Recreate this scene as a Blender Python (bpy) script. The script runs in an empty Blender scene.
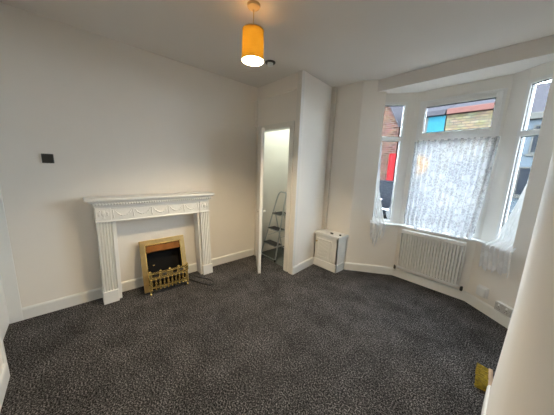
import bpy, bmesh, math, random
from math import sin, cos, pi, radians as R
from mathutils import Vector, Matrix
random.seed(7)
SC = bpy.context.scene
COL = SC.collection

# ------------------------------------------------------------------ materials
def new_mat(name):
    m = bpy.data.materials.new(name); m.use_nodes = True
    nt = m.node_tree
    for n in list(nt.nodes): nt.nodes.remove(n)
    out = nt.nodes.new('ShaderNodeOutputMaterial')
    return m, nt, out

def mat(name, col, rough=0.6, metal=0.0, var=0.04, scale=6.0, bump=0.0, bscale=80.0, spec=0.5):
    m, nt, out = new_mat(name)
    N, L = nt.nodes.new, nt.links.new
    b = N('ShaderNodeBsdfPrincipled')
    b.inputs['Roughness'].default_value = rough
    b.inputs['Metallic'].default_value = metal
    b.inputs['Specular IOR Level'].default_value = spec
    tc = N('ShaderNodeTexCoord')
    no = N('ShaderNodeTexNoise'); no.inputs['Scale'].default_value = scale; no.inputs['Detail'].default_value = 4
    L(tc.outputs['Object'], no.inputs['Vector'])
    r = N('ShaderNodeValToRGB')
    r.color_ramp.elements[0].position = 0.3; r.color_ramp.elements[1].position = 0.7
    c = Vector(col)
    r.color_ramp.elements[0].color = (*(c * (1 - var)), 1)
    r.color_ramp.elements[1].color = (*[min(1, x * (1 + var)) for x in c], 1)
    L(no.outputs['Fac'], r.inputs['Fac']); L(r.outputs['Color'], b.inputs['Base Color'])
    if bump:
        n2 = N('ShaderNodeTexNoise'); n2.inputs['Scale'].default_value = bscale; n2.inputs['Detail'].default_value = 3
        L(tc.outputs['Object'], n2.inputs['Vector'])
        bp = N('ShaderNodeBump'); bp.inputs['Strength'].default_value = bump; bp.inputs['Distance'].default_value = 0.01
        L(n2.outputs['Fac'], bp.inputs['Height']); L(bp.outputs['Normal'], b.inputs['Normal'])
    L(b.outputs['BSDF'], out.inputs['Surface'])
    return m

def brick_mat(name, c1, c2, mortar, scale=1.0):
    m, nt, out = new_mat(name)
    N, L = nt.nodes.new, nt.links.new
    b = N('ShaderNodeBsdfPrincipled'); b.inputs['Roughness'].default_value = 0.9
    tc = N('ShaderNodeTexCoord'); sp = N('ShaderNodeSeparateXYZ'); cb = N('ShaderNodeCombineXYZ')
    ad = N('ShaderNodeMath'); ad.operation = 'ADD'
    L(tc.outputs['Object'], sp.inputs[0])
    L(sp.outputs['X'], ad.inputs[0]); L(sp.outputs['Y'], ad.inputs[1])
    L(ad.outputs[0], cb.inputs['X']); L(sp.outputs['Z'], cb.inputs['Y'])
    br = N('ShaderNodeTexBrick')
    br.inputs['Color1'].default_value = (*c1, 1); br.inputs['Color2'].default_value = (*c2, 1)
    br.inputs['Mortar'].default_value = (*mortar, 1)
    br.inputs['Scale'].default_value = scale; br.inputs['Brick Width'].default_value = 0.36
    br.inputs['Row Height'].default_value = 0.14; br.inputs['Mortar Size'].default_value = 0.018
    L(cb.outputs[0], br.inputs['Vector'])
    no = N('ShaderNodeTexNoise'); no.inputs['Scale'].default_value = 2.5; no.inputs['Detail'].default_value = 6
    L(tc.outputs['Object'], no.inputs['Vector'])
    mx = N('ShaderNodeMixRGB'); mx.blend_type = 'MULTIPLY'; mx.inputs['Fac'].default_value = 0.55
    L(br.outputs['Color'], mx.inputs['Color1']); L(no.outputs['Color'], mx.inputs['Color2'])
    L(mx.outputs['Color'], b.inputs['Base Color']); b.inputs['Specular IOR Level'].default_value = 0
    L(b.outputs['BSDF'], out.inputs['Surface'])
    return m

def carpet_mat():
    m, nt, out = new_mat('charcoal_carpet')
    N, L = nt.nodes.new, nt.links.new
    b = N('ShaderNodeBsdfPrincipled'); b.inputs['Roughness'].default_value = 1.0
    b.inputs['Specular IOR Level'].default_value = 0.1
    tc = N('ShaderNodeTexCoord')
    n1 = N('ShaderNodeTexNoise'); n1.inputs['Scale'].default_value = 102; n1.inputs['Detail'].default_value = 6; n1.inputs['Roughness'].default_value = 0.75
    n2 = N('ShaderNodeTexNoise'); n2.inputs['Scale'].default_value = 3.2; n2.inputs['Detail'].default_value = 5; n2.inputs['Roughness'].default_value = 0.7
    L(tc.outputs['Object'], n1.inputs['Vector']); L(tc.outputs['Object'], n2.inputs['Vector'])
    r = N('ShaderNodeValToRGB'); cr = r.color_ramp
    cr.elements[0].position = 0.39; cr.elements[0].color = (0.005, 0.005, 0.006, 1)
    cr.elements[1].position = 0.635; cr.elements[1].color = (0.34, 0.325, 0.33, 1)
    e = cr.elements.new(0.50); e.color = (0.037, 0.036, 0.0375, 1)
    L(n1.outputs['Fac'], r.inputs['Fac'])
    r2 = N('ShaderNodeValToRGB'); r2.color_ramp.elements[0].position = 0.3; r2.color_ramp.elements[0].color = (.55, .55, .55, 1)
    r2.color_ramp.elements[1].position = 0.7; r2.color_ramp.elements[1].color = (1.4, 1.4, 1.4, 1)
    L(n2.outputs['Fac'], r2.inputs['Fac'])
    mx = N('ShaderNodeMixRGB'); mx.blend_type = 'MULTIPLY'; mx.inputs['Fac'].default_value = 1
    L(r.outputs['Color'], mx.inputs['Color1']); L(r2.outputs['Color'], mx.inputs['Color2'])
    L(mx.outputs['Color'], b.inputs['Base Color'])
    bp = N('ShaderNodeBump'); bp.inputs['Strength'].default_value = 0.9; bp.inputs['Distance'].default_value = 0.012
    L(n1.outputs['Fac'], bp.inputs['Height']); L(bp.outputs['Normal'], b.inputs['Normal'])
    L(b.outputs['BSDF'], out.inputs['Surface'])
    return m

def glass_mat():
    m, nt, out = new_mat('window_glass')
    N, L = nt.nodes.new, nt.links.new
    t = N('ShaderNodeBsdfTransparent'); t.inputs['Color'].default_value = (0.95, 0.97, 0.97, 1)
    g = N('ShaderNodeBsdfGlossy'); g.inputs['Roughness'].default_value = 0.02
    lw = N('ShaderNodeFresnel'); lw.inputs['IOR'].default_value = 1.45
    mu = N('ShaderNodeMath'); mu.operation = 'MULTIPLY'; mu.inputs[1].default_value = 0.6
    L(lw.outputs[0], mu.inputs[0])
    mx = N('ShaderNodeMixShader'); L(mu.outputs[0], mx.inputs[0])
    L(t.outputs[0], mx.inputs[1]); L(g.outputs[0], mx.inputs[2]); L(mx.outputs[0], out.inputs['Surface'])
    return m

def lace_mat(name, LACE_TL, lo, mixf):
    m, nt, out = new_mat(name)
    N, L = nt.nodes.new, nt.links.new
    tc = N('ShaderNodeTexCoord')
    mp = N('ShaderNodeMapping'); L(tc.outputs['Object'], mp.inputs['Vector'])
    # floral blobs: smooth voronoi petals + fine mesh
    v = N('ShaderNodeTexVoronoi'); v.inputs['Scale'].default_value = 26; v.feature = 'DISTANCE_TO_EDGE'
    nd = N('ShaderNodeTexNoise'); nd.inputs['Scale'].default_value = 20; nd.inputs['Detail'].default_value = 3
    L(mp.outputs[0], nd.inputs['Vector'])
    ad = N('ShaderNodeMixRGB'); ad.blend_type = 'ADD'; ad.inputs['Fac'].default_value = 0.10
    L(mp.outputs[0], ad.inputs['Color1']); L(nd.outputs['Color'], ad.inputs['Color2'])
    L(ad.outputs[0], v.inputs['Vector'])
    r = N('ShaderNodeValToRGB'); r.color_ramp.elements[0].position = 0.06; r.color_ramp.elements[0].color = (.92, .92, .92, 1)
    r.color_ramp.elements[1].position = 0.16; r.color_ramp.elements[1].color = (lo, lo, lo, 1)
    L(v.outputs['Distance'], r.inputs['Fac'])
    v2 = N('ShaderNodeTexVoronoi'); v2.inputs['Scale'].default_value = 9
    L(mp.outputs[0], v2.inputs['Vector'])
    r2 = N('ShaderNodeValToRGB'); r2.color_ramp.elements[0].position = 0.28; r2.color_ramp.elements[0].color = (.30, .30, .30, 1)
    r2.color_ramp.elements[1].position = 0.38; r2.color_ramp.elements[1].color = (0, 0, 0, 1)
    L(v2.outputs['Distance'], r2.inputs['Fac'])
    sm = N('ShaderNodeMath'); sm.operation = 'ADD'; sm.use_clamp = True
    L(r.outputs['Color'], sm.inputs[0]); L(r2.outputs['Color'], sm.inputs[1])
    t = N('ShaderNodeBsdfTransparent')
    d = N('ShaderNodeBsdfDiffuse'); d.inputs['Color'].default_value = (.93, .93, .94, 1)
    tl = N('ShaderNodeBsdfTranslucent'); tl.inputs['Color'].default_value = (*LACE_TL, 1)
    a = N('ShaderNodeMixShader'); a.inputs[0].default_value = mixf
    L(d.outputs[0], a.inputs[1]); L(tl.outputs[0], a.inputs[2])
    mx = N('ShaderNodeMixShader'); L(sm.outputs[0], mx.inputs[0]); L(t.outputs[0], mx.inputs[1]); L(a.outputs[0], mx.inputs[2])
    L(mx.outputs[0], out.inputs['Surface'])
    return m

def shade_mat(name, c0, c1, T):
    m, nt, out = new_mat(name)
    N, L = nt.nodes.new, nt.links.new
    tc = N('ShaderNodeTexCoord'); no = N('ShaderNodeTexNoise'); no.inputs['Scale'].default_value = 14; no.inputs['Detail'].default_value = 5
    L(tc.outputs['Object'], no.inputs['Vector'])
    r = N('ShaderNodeValToRGB'); r.color_ramp.elements[0].color = (*c0, 1); r.color_ramp.elements[1].color = (*c1, 1)
    L(no.outputs['Fac'], r.inputs['Fac'])
    d = N('ShaderNodeBsdfDiffuse'); tl = N('ShaderNodeBsdfTranslucent')
    L(r.outputs[0], d.inputs['Color']); L(r.outputs[0], tl.inputs['Color'])
    a = N('ShaderNodeMixShader'); a.inputs[0].default_value = T
    L(d.outputs[0], a.inputs[1]); L(tl.outputs[0], a.inputs[2]); L(a.outputs[0], out.inputs['Surface'])
    return m

def emit_mat(name, col, s):
    m, nt, out = new_mat(name)
    e = nt.nodes.new('ShaderNodeEmission'); e.inputs['Color'].default_value = (*col, 1); e.inputs['Strength'].default_value = s
    nt.links.new(e.outputs[0], out.inputs['Surface'])
    return m

SKY = 17.0
BULB = 1500.0
CLOSET_W = 3.5

M = {}
M['wall'] = mat('white_wall_paint', (.89, .846, .786), .85, var=.012, scale=3, bump=.06, bscale=120, spec=.2)
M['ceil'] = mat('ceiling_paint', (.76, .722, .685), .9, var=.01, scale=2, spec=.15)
M['gloss'] = mat('white_gloss_paint', (.86, .855, .83), .32, var=.01)
M['satin'] = mat('cream_trim_paint', (.80, .775, .73), .45, var=.012)
M['upvc'] = mat('white_upvc', (.80, .80, .79), .35, var=.006, spec=.25)
M['carpet'] = carpet_mat()
M['vinyl'] = mat('grey_vinyl', (.09, .10, .095), .6, var=.1, scale=20)
M['glass'] = glass_mat()
M['lace'] = lace_mat('white_lace', (.21, .215, .225), .62, .62)
M['lace_side'] = lace_mat('white_lace_gathered', (.30, .31, .30), .90, .14)
M['shade'] = shade_mat('yellow_shade_fabric', (.38, .205, .022), (.45, .26, .036), .38)
M['liner'] = shade_mat('cream_shade_liner', (.55, .50, .38), (.58, .53, .42), .06)
M['baffle'] = shade_mat('cream_light_baffle', (.85, .70, .45), (.88, .74, .50), .70)  # translucent material of the added disc inside the lamp shade
M['bulb'] = emit_mat('bulb_glow', (1, .79, .50), BULB)
M['brass'] = mat('polished_brass', (1.0, .72, .26), .20, .88, var=.05, scale=30)
M['brushed'] = mat('brushed_brass', (.56, .41, .19), .42, 1.0, var=.10, scale=18)
M['copper'] = mat('copper_hood', (.085, .038, .014), .5, 1.0, var=.18, scale=12)
M['black'] = mat('black_enamel', (.007, .006, .005), .7, spec=.2)
M['coal'] = mat('moulded_coal', (.022, .020, .018), .75, var=.5, scale=30, bump=.5, bscale=50)
M['rubber'] = mat('black_cable', (.012, .012, .012), .5)
M['dark'] = mat('dark_grey_plastic', (.045, .042, .036), .4, var=.06)
M['chrome'] = mat('chrome', (.80, .79, .77), .28, .8, var=.02)
M['alu'] = mat('aluminium', (.58, .59, .60), .35, 1.0, var=.04)
M['tread'] = mat('dark_step_rubber', (.045, .045, .05), .7, var=.1, scale=40)
M['plastic'] = mat('white_plastic', (.84, .84, .83), .4, var=.01)
M['grille'] = mat('grey_fleck_plastic', (.52, .51, .49), .6, var=.25, scale=160)
M['bristle'] = mat('yellow_bristle', (.34, .25, .02), .7, var=.45, scale=60)
M['wood'] = mat('pale_beech', (.52, .36, .24), .6, var=.12, scale=22)
M['paper'] = mat('paper', (.82, .82, .82), .8)
M['pipe'] = mat('cream_pipe_boxing', (.70, .66, .60), .6, var=.012)
M['rose'] = mat('cream_rose', (.55, .42, .24), .4)
M['brick_buff'] = brick_mat('buff_brick', (0.0859, 0.0697, 0.0445), (0.0497, 0.0395, 0.0238), (0.0275, 0.0249, 0.0208))
M['brick_red'] = brick_mat('red_brick', (0.0497, 0.0223, 0.0152), (0.0150, 0.0063, 0.0044), (0.0564, 0.0444, 0.0384))
M['slate'] = mat('slate_roof', (0.0175, 0.0164, 0.0187), .8, var=.25, scale=12, spec=0)
M['pinktile'] = mat('red_gutter_tile', (0.0402, 0.0191, 0.0164), .8, var=.15, scale=14, spec=0)
M['cyan'] = mat('cyan_render', (0.0086, 0.0402, 0.0538), .7, var=.04, spec=0)
M['paleblue'] = mat('pale_blue_render', (0.0289, 0.0347, 0.0402), .8, var=.08, spec=0)
M['cream'] = mat('cream_render', (0.0296, 0.0288, 0.0264), .8, var=.06, spec=0)
M['redpaint'] = mat('red_door_paint', (.085, .006, .007), .6, spec=0)
M['orange'] = mat('orange_sign_paint', (0.1630, 0.0734, 0.0044), .6, var=.06, spec=0)
M['darkglass'] = mat('dark_window_glass', (.006, .007, .009), .5, spec=.02)
M['asphalt'] = mat('asphalt', (0.0054, 0.0054, 0.0054), .9, var=.15, scale=30, spec=0)
M['flag'] = mat('paving_flags', (0.0296, 0.0289, 0.0269), .9, var=.12, scale=8, spec=0)
M['carpaint'] = mat('dark_car_paint', (.006, .0065, .008), .7, spec=.0)
M['tyre'] = mat('tyre', (.02, .02, .02), .85)

# ------------------------------------------------------------------ mesh helpers
class MB:
    def __init__(s): s.bm = bmesh.new(); s.smooth = False
    def box(s, x0, x1, y0, y1, z0, z1, bev=0.0, seg=2):
        t = bmesh.new(); bmesh.ops.create_cube(t, size=1)
        for v in t.verts:
            v.co = Vector(((x0 + x1) / 2 + v.co.x * (x1 - x0), (y0 + y1) / 2 + v.co.y * (y1 - y0), (z0 + z1) / 2 + v.co.z * (z1 - z0)))
        if bev: bmesh.ops.bevel(t, geom=t.edges[:], offset=bev, segments=seg, profile=.5, affect='EDGES')
        return s.add(t)
    def add(s, t, M4=None):
        if M4 is not None: bmesh.ops.transform(t, matrix=M4, verts=t.verts[:])
        vs = {}
        for v in t.verts: vs[v] = s.bm.verts.new(v.co)
        for f in t.faces:
            try: s.bm.faces.new([vs[v] for v in f.verts])
            except ValueError: pass
        t.free(); return s
    def prism(s, pts, z0, z1, bev=0.0):
        t = bmesh.new()
        a = [t.verts.new((x, y, z0)) for x, y in pts]; b = [t.verts.new((x, y, z1)) for x, y in pts]
        n = len(pts)
        t.faces.new(a[::-1]); t.faces.new(b)
        for i in range(n): t.faces.new((a[i], a[(i + 1) % n], b[(i + 1) % n], b[i]))
        bmesh.ops.recalc_face_normals(t, faces=t.faces[:])
        if bev: bmesh.ops.bevel(t, geom=t.edges[:], offset=bev, segments=2, profile=.5, affect='EDGES')
        return s.add(t)
    def sweep(s, prof, f):            # prof: closed list of (a,b); f(a,b,end)->xyz for end 0/1
        n = len(prof); t = bmesh.new()
        A = [t.verts.new(f(a, b, 0)) for a, b in prof]; B = [t.verts.new(f(a, b, 1)) for a, b in prof]
        t.faces.new(A[::-1]); t.faces.new(B)
        for i in range(n): t.faces.new((A[i], A[(i + 1) % n], B[(i + 1) % n], B[i]))
        bmesh.ops.recalc_face_normals(t, faces=t.faces[:])
        return s.add(t)
    def tube(s, pts, r, n=8, closed=False):
        pts = [Vector(p) for p in pts]; rs = r if isinstance(r, (list, tuple)) else [r] * len(pts)
        t = bmesh.new(); rings = []; up = None
        for i, p in enumerate(pts):
            a = pts[i - 1] if (i > 0 or closed) else p; b = pts[(i + 1) % len(pts)] if (i < len(pts) - 1 or closed) else p
            d = (b - a).normalized()
            if up is None: up = d.orthogonal().normalized()
            up = (up - d * up.dot(d));  up = up.normalized() if up.length > 1e-6 else d.orthogonal().normalized()
            w = d.cross(up)
            rings.append([t.verts.new(p + (up * cos(2 * pi * k / n) + w * sin(2 * pi * k / n)) * rs[i]) for k in range(n)])
        m = len(rings)
        for i in range(m if closed else m - 1):
            A, B = rings[i], rings[(i + 1) % m]
            for k in range(n): t.faces.new((A[k], A[(k + 1) % n], B[(k + 1) % n], B[k]))
        if not closed: t.faces.new(rings[0][::-1]); t.faces.new(rings[-1])
        bmesh.ops.recalc_face_normals(t, faces=t.faces[:])
        s.smooth = True
        return s.add(t)
    def lathe(s, prof, n=24, o=(0, 0, 0), M4=None, cap=True):     # prof: (radius, z)
        t = bmesh.new(); rings = []
        for r, z in prof:
            rings.append([t.verts.new((r * cos(2 * pi * k / n), r * sin(2 * pi * k / n), z)) for k in range(n)])
        for A, B in zip(rings, rings[1:]):
            for k in range(n): t.faces.new((A[k], A[(k + 1) % n], B[(k + 1) % n], B[k]))
        if cap: t.faces.new(rings[0][::-1]); t.faces.new(rings[-1])
        bmesh.ops.recalc_face_normals(t, faces=t.faces[:])
        s.smooth = True
        T = Matrix.Translation(o) @ (M4 or Matrix.Identity(4))
        return s.add(t, T)
    def build(s, name, m, parent=None, kind=None, smooth=None):
        me = bpy.data.meshes.new(name); s.bm.to_mesh(me); s.bm.free()
        o = bpy.data.objects.new(name, me); COL.objects.link(o)
        me.materials.append(M[m] if isinstance(m, str) else m)
        if smooth if smooth is not None else s.smooth:
            for p in me.polygons: p.use_smooth = True
            try: me.set_sharp_from_angle(angle=R(38))
            except Exception: pass
        if parent: o.parent = parent
        if kind: o['kind'] = kind
        return o

def tag(o, label, cat, group=None):
    o['label'] = label; o['category'] = cat
    if group: o['group'] = group
    return o
def thing(name, label, cat, loc=(0, 0, 0), rz=0, group=None):
    o = bpy.data.objects.new(name, None); COL.objects.link(o)
    o.empty_display_size = .1; o.location = loc; o.rotation_euler = (0, 0, rz)
    return tag(o, label, cat, group)
def struct(name, mb, m): return mb.build(name, m, kind='structure')
def sempty(name, loc=(0, 0, 0), rz=0):
    o = bpy.data.objects.new(name, None); COL.objects.link(o); o.location = loc; o.rotation_euler = (0, 0, rz); o['kind'] = 'structure'
    return o

# ------------------------------------------------------------------ camera (solved from the photograph's vanishing points)
F_PX, YAW, PIT, ROL = 224.618, R(-47.470), R(9.9986), R(2.2387)
Fw = Vector((sin(YAW) * cos(PIT), cos(YAW) * cos(PIT), -sin(PIT)))
r0 = Vector((cos(YAW), -sin(YAW), 0)); u0 = r0.cross(Fw)
rr = r0 * cos(ROL) + u0 * sin(ROL); uu = u0 * cos(ROL) - r0 * sin(ROL)
cam = bpy.data.cameras.new('camera'); camo = bpy.data.objects.new('camera', cam); COL.objects.link(camo)
camo.matrix_world = Matrix(((rr.x, uu.x, -Fw.x, 0), (rr.y, uu.y, -Fw.y, 0), (rr.z, uu.z, -Fw.z, 1.5), (0, 0, 0, 1)))
cam.sensor_fit = 'HORIZONTAL'; cam.sensor_width = 36; cam.lens = F_PX / 554 * 36; cam.clip_start = .01; cam.clip_end = 200
SC.camera = camo

# ------------------------------------------------------------------ setting
H = 2.696                      # ceiling height
WX = -2.985                    # fireplace wall face
WY0 = -.456                    # near wall face
AY = 3.01                      # front (street) wall face
CY = 2.235                     # cupboard front face
RX = .066                      # right wall face
A, B, C, D = (-1.66, AY), (-1.125, 3.41), (-.275, 3.41), (.26, AY)
sl = Vector((B[0] - A[0], B[1] - A[1])); SLL = sl.length; sl /= SLL          # left splay direction
sr = Vector((D[0] - C[0], D[1] - C[1])); SRL = sr.length; sr /= SRL          # right splay direction
nl = Vector((-sl.y, sl.x)); nr = Vector((-sr.y, sr.x))                       # outward normals
def offs(o):                   # bay polygon offset outward by o: A',B',C',D'
    yb = 3.41 + o
    def hit(P, d, n):          # point where the offset splay meets y = yb
        q = Vector(P) + n * o; t = (yb - q.y) / d.y; return (q.x + d.x * t, yb)
    a = Vector(A) + nl * o; d = Vector(D) + nr * o
    return (tuple(a), hit(A, sl, nl), hit(D, sr, nr), tuple(d))
def along(P, d, s): return (P[0] + d.x * s, P[1] + d.y * s)

mb = MB()
mb.prism([(-3.2, -.9), (.9, -.9), (.9, AY), D, C, B, A, (-3.2, AY)], -.10, 0)
struct('floor', mb, 'carpet')
mb = MB().box(-3.3, 1.0, -.9, AY + .3, H, H + .15); struct('ceiling', mb, 'ceil')
BEAM_Y, BEAM_Z = 3.12, 2.548
a2, b2, c2, d2 = offs(.30)
# bay ceiling and beam face (one lowered soffit)
mb = MB(); mb.prism([(-1.513, BEAM_Y), (.113, BEAM_Y), along(D, -sr, .30), tuple(Vector(along(D, -sr, .30)) + nr * .20), c2, b2, tuple(Vector(along(A, sl, .30)) + nl * .20), along(A, sl, .30)], BEAM_Z, H + .02)
struct('ceiling_bay', mb, 'ceil')

# left wall
struct('wall_left', MB().box(WX - .18, WX, -.456 - .12, AY + .28, 0, H), 'wall')
# near wall (behind/left of camera) with a doorway next to the corner
mb = MB(); mb.box(-2.205, .8, WY0 - .12, WY0, 0, H); mb.box(WX, -2.205, WY0 - .12, WY0, 2.03, H)
struct('wall_back', mb, 'wall')
# right wall: leans slightly, ends at a free vertical edge
mb = MB(); t = bmesh.new()
xe = [(.050, 0), (.070, .75), (.074, H)]
y0, y1 = WY0 - .02, 1.934
for (xa, za), (xb, zb) in zip(xe, xe[1:]):
    t2 = MB(); t2.sweep([(y0, 0), (y1 - .012, 0), (y1 - .003, .003), (y1, .012), (y1, .75), (y0, .75)],
             lambda a, b, e, xa=xa, xb=xb, za=za, zb=zb: ((xa if e == 0 else xb) + b, a, za if e == 0 else zb))
    mb.add(t2.bm)
struct('wall_right', mb, 'wall')
struct('wall_right_alcove', MB().box(.72, .85, 1.90, AY + .28, 0, H), 'wall')
# front wall pieces
a1, b1, c1, d1 = offs(.28)
mb = MB(); mb.prism([(-3.1, AY), A, along(A, sl, .30), tuple(Vector(along(A, sl, .30)) + nl * .28), a1, (-3.1, AY + .28)], 0, H - .001)
struct('wall_front_left', mb, 'wall')
mb = MB(); mb.prism([D, (.80, AY), (.80, AY + .28), d1, tuple(Vector(along(D, -sr, .31)) + nr * .28), along(D, -sr, .31)], 0, H - .001)
struct('wall_front_right', mb, 'wall')
# bay walls below the windows
SZ = .745
pl, pr = along(A, sl, .30), along(D, -sr, .31)
struct('wall_bay_left', MB().prism([pl, B, b1, tuple(Vector(pl) + nl * .28)], 0, SZ), 'wall')
struct('wall_bay_centre', MB().prism([B, C, c1, b1], 0, SZ), 'wall')
struct('wall_bay_right', MB().prism([C, pr, tuple(Vector(pr) + nr * .28), c1], 0, SZ), 'wall')
# window board
ai, bi, ci, di = offs(-.025); am, bm_, cm, dm = offs(.12)
mb = MB(); mb.prism([along(ai, sl, .285), bi, ci, along(di, -sr, .295), along(dm, -sr, .295), cm, bm_, along(am, sl, .285)], SZ, SZ + .026, .004)
struct('trim_1', mb, 'upvc')
# corner posts and head boards of the bay
OW = .07
aw, bw, cw, dw = offs(OW); ah, bh_, ch, dh = offs(OW + .004); ao, bo, co, do = offs(OW + .12)
mb = MB()
mb.prism([along(bw, -sl, .093), bw, (bw[0] + .063, bw[1]), (bo[0] + .063, bo[1]), bo, along(bo, -sl, .093)], SZ + .02, BEAM_Z + .01)
struct('trim_2', mb, 'satin')
mb = MB()
mb.prism([(cw[0] - .028, cw[1]), cw, along(cw, sr, .143), along(co, sr, .143), co, (co[0] - .028, co[1])], SZ + .02, BEAM_Z + .01)
struct('trim_3', mb, 'satin')
HZ = 2.435
mb = MB()
mb.prism([along(ah, sl, .20), bh_, bo, along(ao, sl, .20)], HZ - .006, BEAM_Z + .012)
mb.prism([bh_, ch, co, bo], HZ - .016, BEAM_Z + .012)
mb.prism([ch, along(dh, -sr, .20), along(do, -sr, .20), co], HZ - .006, BEAM_Z + .012)
struct('trim_4', mb, 'satin')

# under-stairs cupboard ("closet") walls
OXL, OXR, OZ = -2.895, -2.222, 2.055
mb = MB(); mb.box(WX, OXL, CY, CY + .10, 0, H); mb.box(OXR, -2.052, CY, CY + .10, 0, H); mb.box(OXL, OXR, CY, CY + .10, OZ, H)
struct('wall_cupboard_front', mb, 'wall')
SX = lambda y: -2.05 - .085 * (y - CY) / (AY - CY)
struct('wall_cupboard_side', MB().prism([(SX(CY) - .10, CY + .10), (SX(CY + .10), CY + .10), (SX(AY), AY), (SX(AY) - .10, AY)], 0, H), 'wall')
struct('floor_cupboard', MB().box(WX, -2.16, CY + .05, AY, 0, .006), 'vinyl')
# architrave round the cupboard door
mb = MB()
mb.box(OXL - .07, OXL, CY - .016, CY + .02, 0, OZ - .001, .004); mb.box(OXR, OXR + .07, CY - .016, CY + .02, 0, OZ - .001, .004)
mb.box(OXL - .07, OXR + .07, CY - .016, CY + .02, OZ, OZ + .065, .004)
mb.box(OXL - .001, OXL + .012, CY - .01, CY + .09, 0, OZ); mb.box(OXR - .012, OXR + .001, CY - .01, CY + .09, 0, OZ); mb.box(OXL, OXR, CY - .01, CY + .09, OZ - .012, OZ + .001)
struct('trim_5', mb, 'satin')
struct('trim_6', MB().box(-2.125, -2.045, CY - .022, CY + .03, 0, H, .004), 'satin')
struct('trim_7', MB().box(WX, -2.13, CY - .012, CY + .01, 2.50, 2.535, .004), 'wall')
struct('trim_8', MB().box(-2.145, -2.066, AY - .055, AY + .01, 0, H, .003), 'pipe')
struct('trim_9', MB().box(WX - .01, WX + .028, CY - .035, CY + .01, 2.12, 2.50, .006), 'wall')

# baseboards
def baseboard(name, p, q, n, h=.118, th=.016):
    p, q, n = Vector(p), Vector(q), Vector(n).normalized()
    prof = [(0, 0), (th, 0), (th, h - .018), (th * .75, h - .006), (th * .4, h), (0, h)]
    m = MB(); m.sweep(prof, lambda a, b, e: ((q if e else p).x + n.x * a, (q if e else p).y + n.y * a, b))
    return struct(name, m, 'gloss')
baseboard('baseboard_left', (WX, WY0), (WX, CY - .018), (1, 0))
baseboard('baseboard_cupboard', (-2.05, CY - .01), (SX(2.78), 2.78), (1, .11))
baseboard('baseboard_bay_left', along(A, sl, -.02), along(B, sl, -.004), -nl)
baseboard('baseboard_bay_centre', B, C, (0, -1))
baseboard('baseboard_bay_right', along(C, sr, .004), along(D, sr, .05), -nr)
baseboard('baseboard_right', (.052, WY0), (.052, 1.936), (-1, 0), h=.135)
baseboard('baseboard_back', (-2.205, WY0), (.05, WY0), (0, 1))
# doorway in the near wall, beside the corner
mb = MB(); mb.box(-2.225, -2.19, WY0 - .13, WY0 + .012, 0, 2.06, .004); mb.box(WX, -2.19, WY0 - .13, WY0 + .012, 2.00, 2.06, .004); mb.box(WX, WX + .02, WY0 - .12, WY0 + .002, 0, 2.0, .003)
struct('trim_10', mb, 'gloss')
d = sempty('door_2', (WX + .022, WY0 - .10, 0))
m_ = MB().box(0, .735, -.02, .02, .014, 1.995, .003)
m_.build('door_leaf', 'gloss', d)
for (xa, xb, za, zb) in ((.10, .335, .25, .85), (.40, .635, .25, .85), (.10, .335, 1.0, 1.85), (.40, .635, 1.0, 1.85)):
    pp = MB(); pp.box(xa, xb, .018, .026, za, zb, .006); pp.build('door_panel', 'gloss', d)
hd = MB().box(.675, .715, .02, .028, .95, 1.10, .003); hd = hd.build('handle_plate', 'chrome', d)
MB().tube([(.695, .025, 1.03), (.695, .06, 1.03), (.60, .065, 1.03)], .008).build('handle', 'chrome', hd)
struct('trim_11', MB().box(WX + .02, -2.225, WY0 - .125, WY0 - .085, 0, .012, .003), 'alu')

# cupboard door, standing open towards the room
ang = math.atan2(1.862 - CY, -2.345 - OXL)
d = sempty('door_1', (OXL + .004, CY - .005, 0), ang)
m_ = MB().box(0, .662, -.02, .02, .012, 1.995, .003); m_.build('door_leaf', 'gloss', d)
for s in (-1, 1):
    pl_ = MB().box(.595, .632, s * .024 - .005, s * .024 + .005, .82, .955, .002).build('handle_plate', 'chrome', d)
    MB().tube([(.613, s * .025, .90), (.613, s * .066, .90), (.60, s * .07, .90), (.50, s * .07, .897)], [.010, .010, .010, .009]).build('handle', 'chrome', pl_)
for z in (.22, 1.75):
    MB().tube([(-.004, -.022, z - .045), (-.004, -.022, z + .045)], .006).build('hinge', 'chrome', d)

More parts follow.
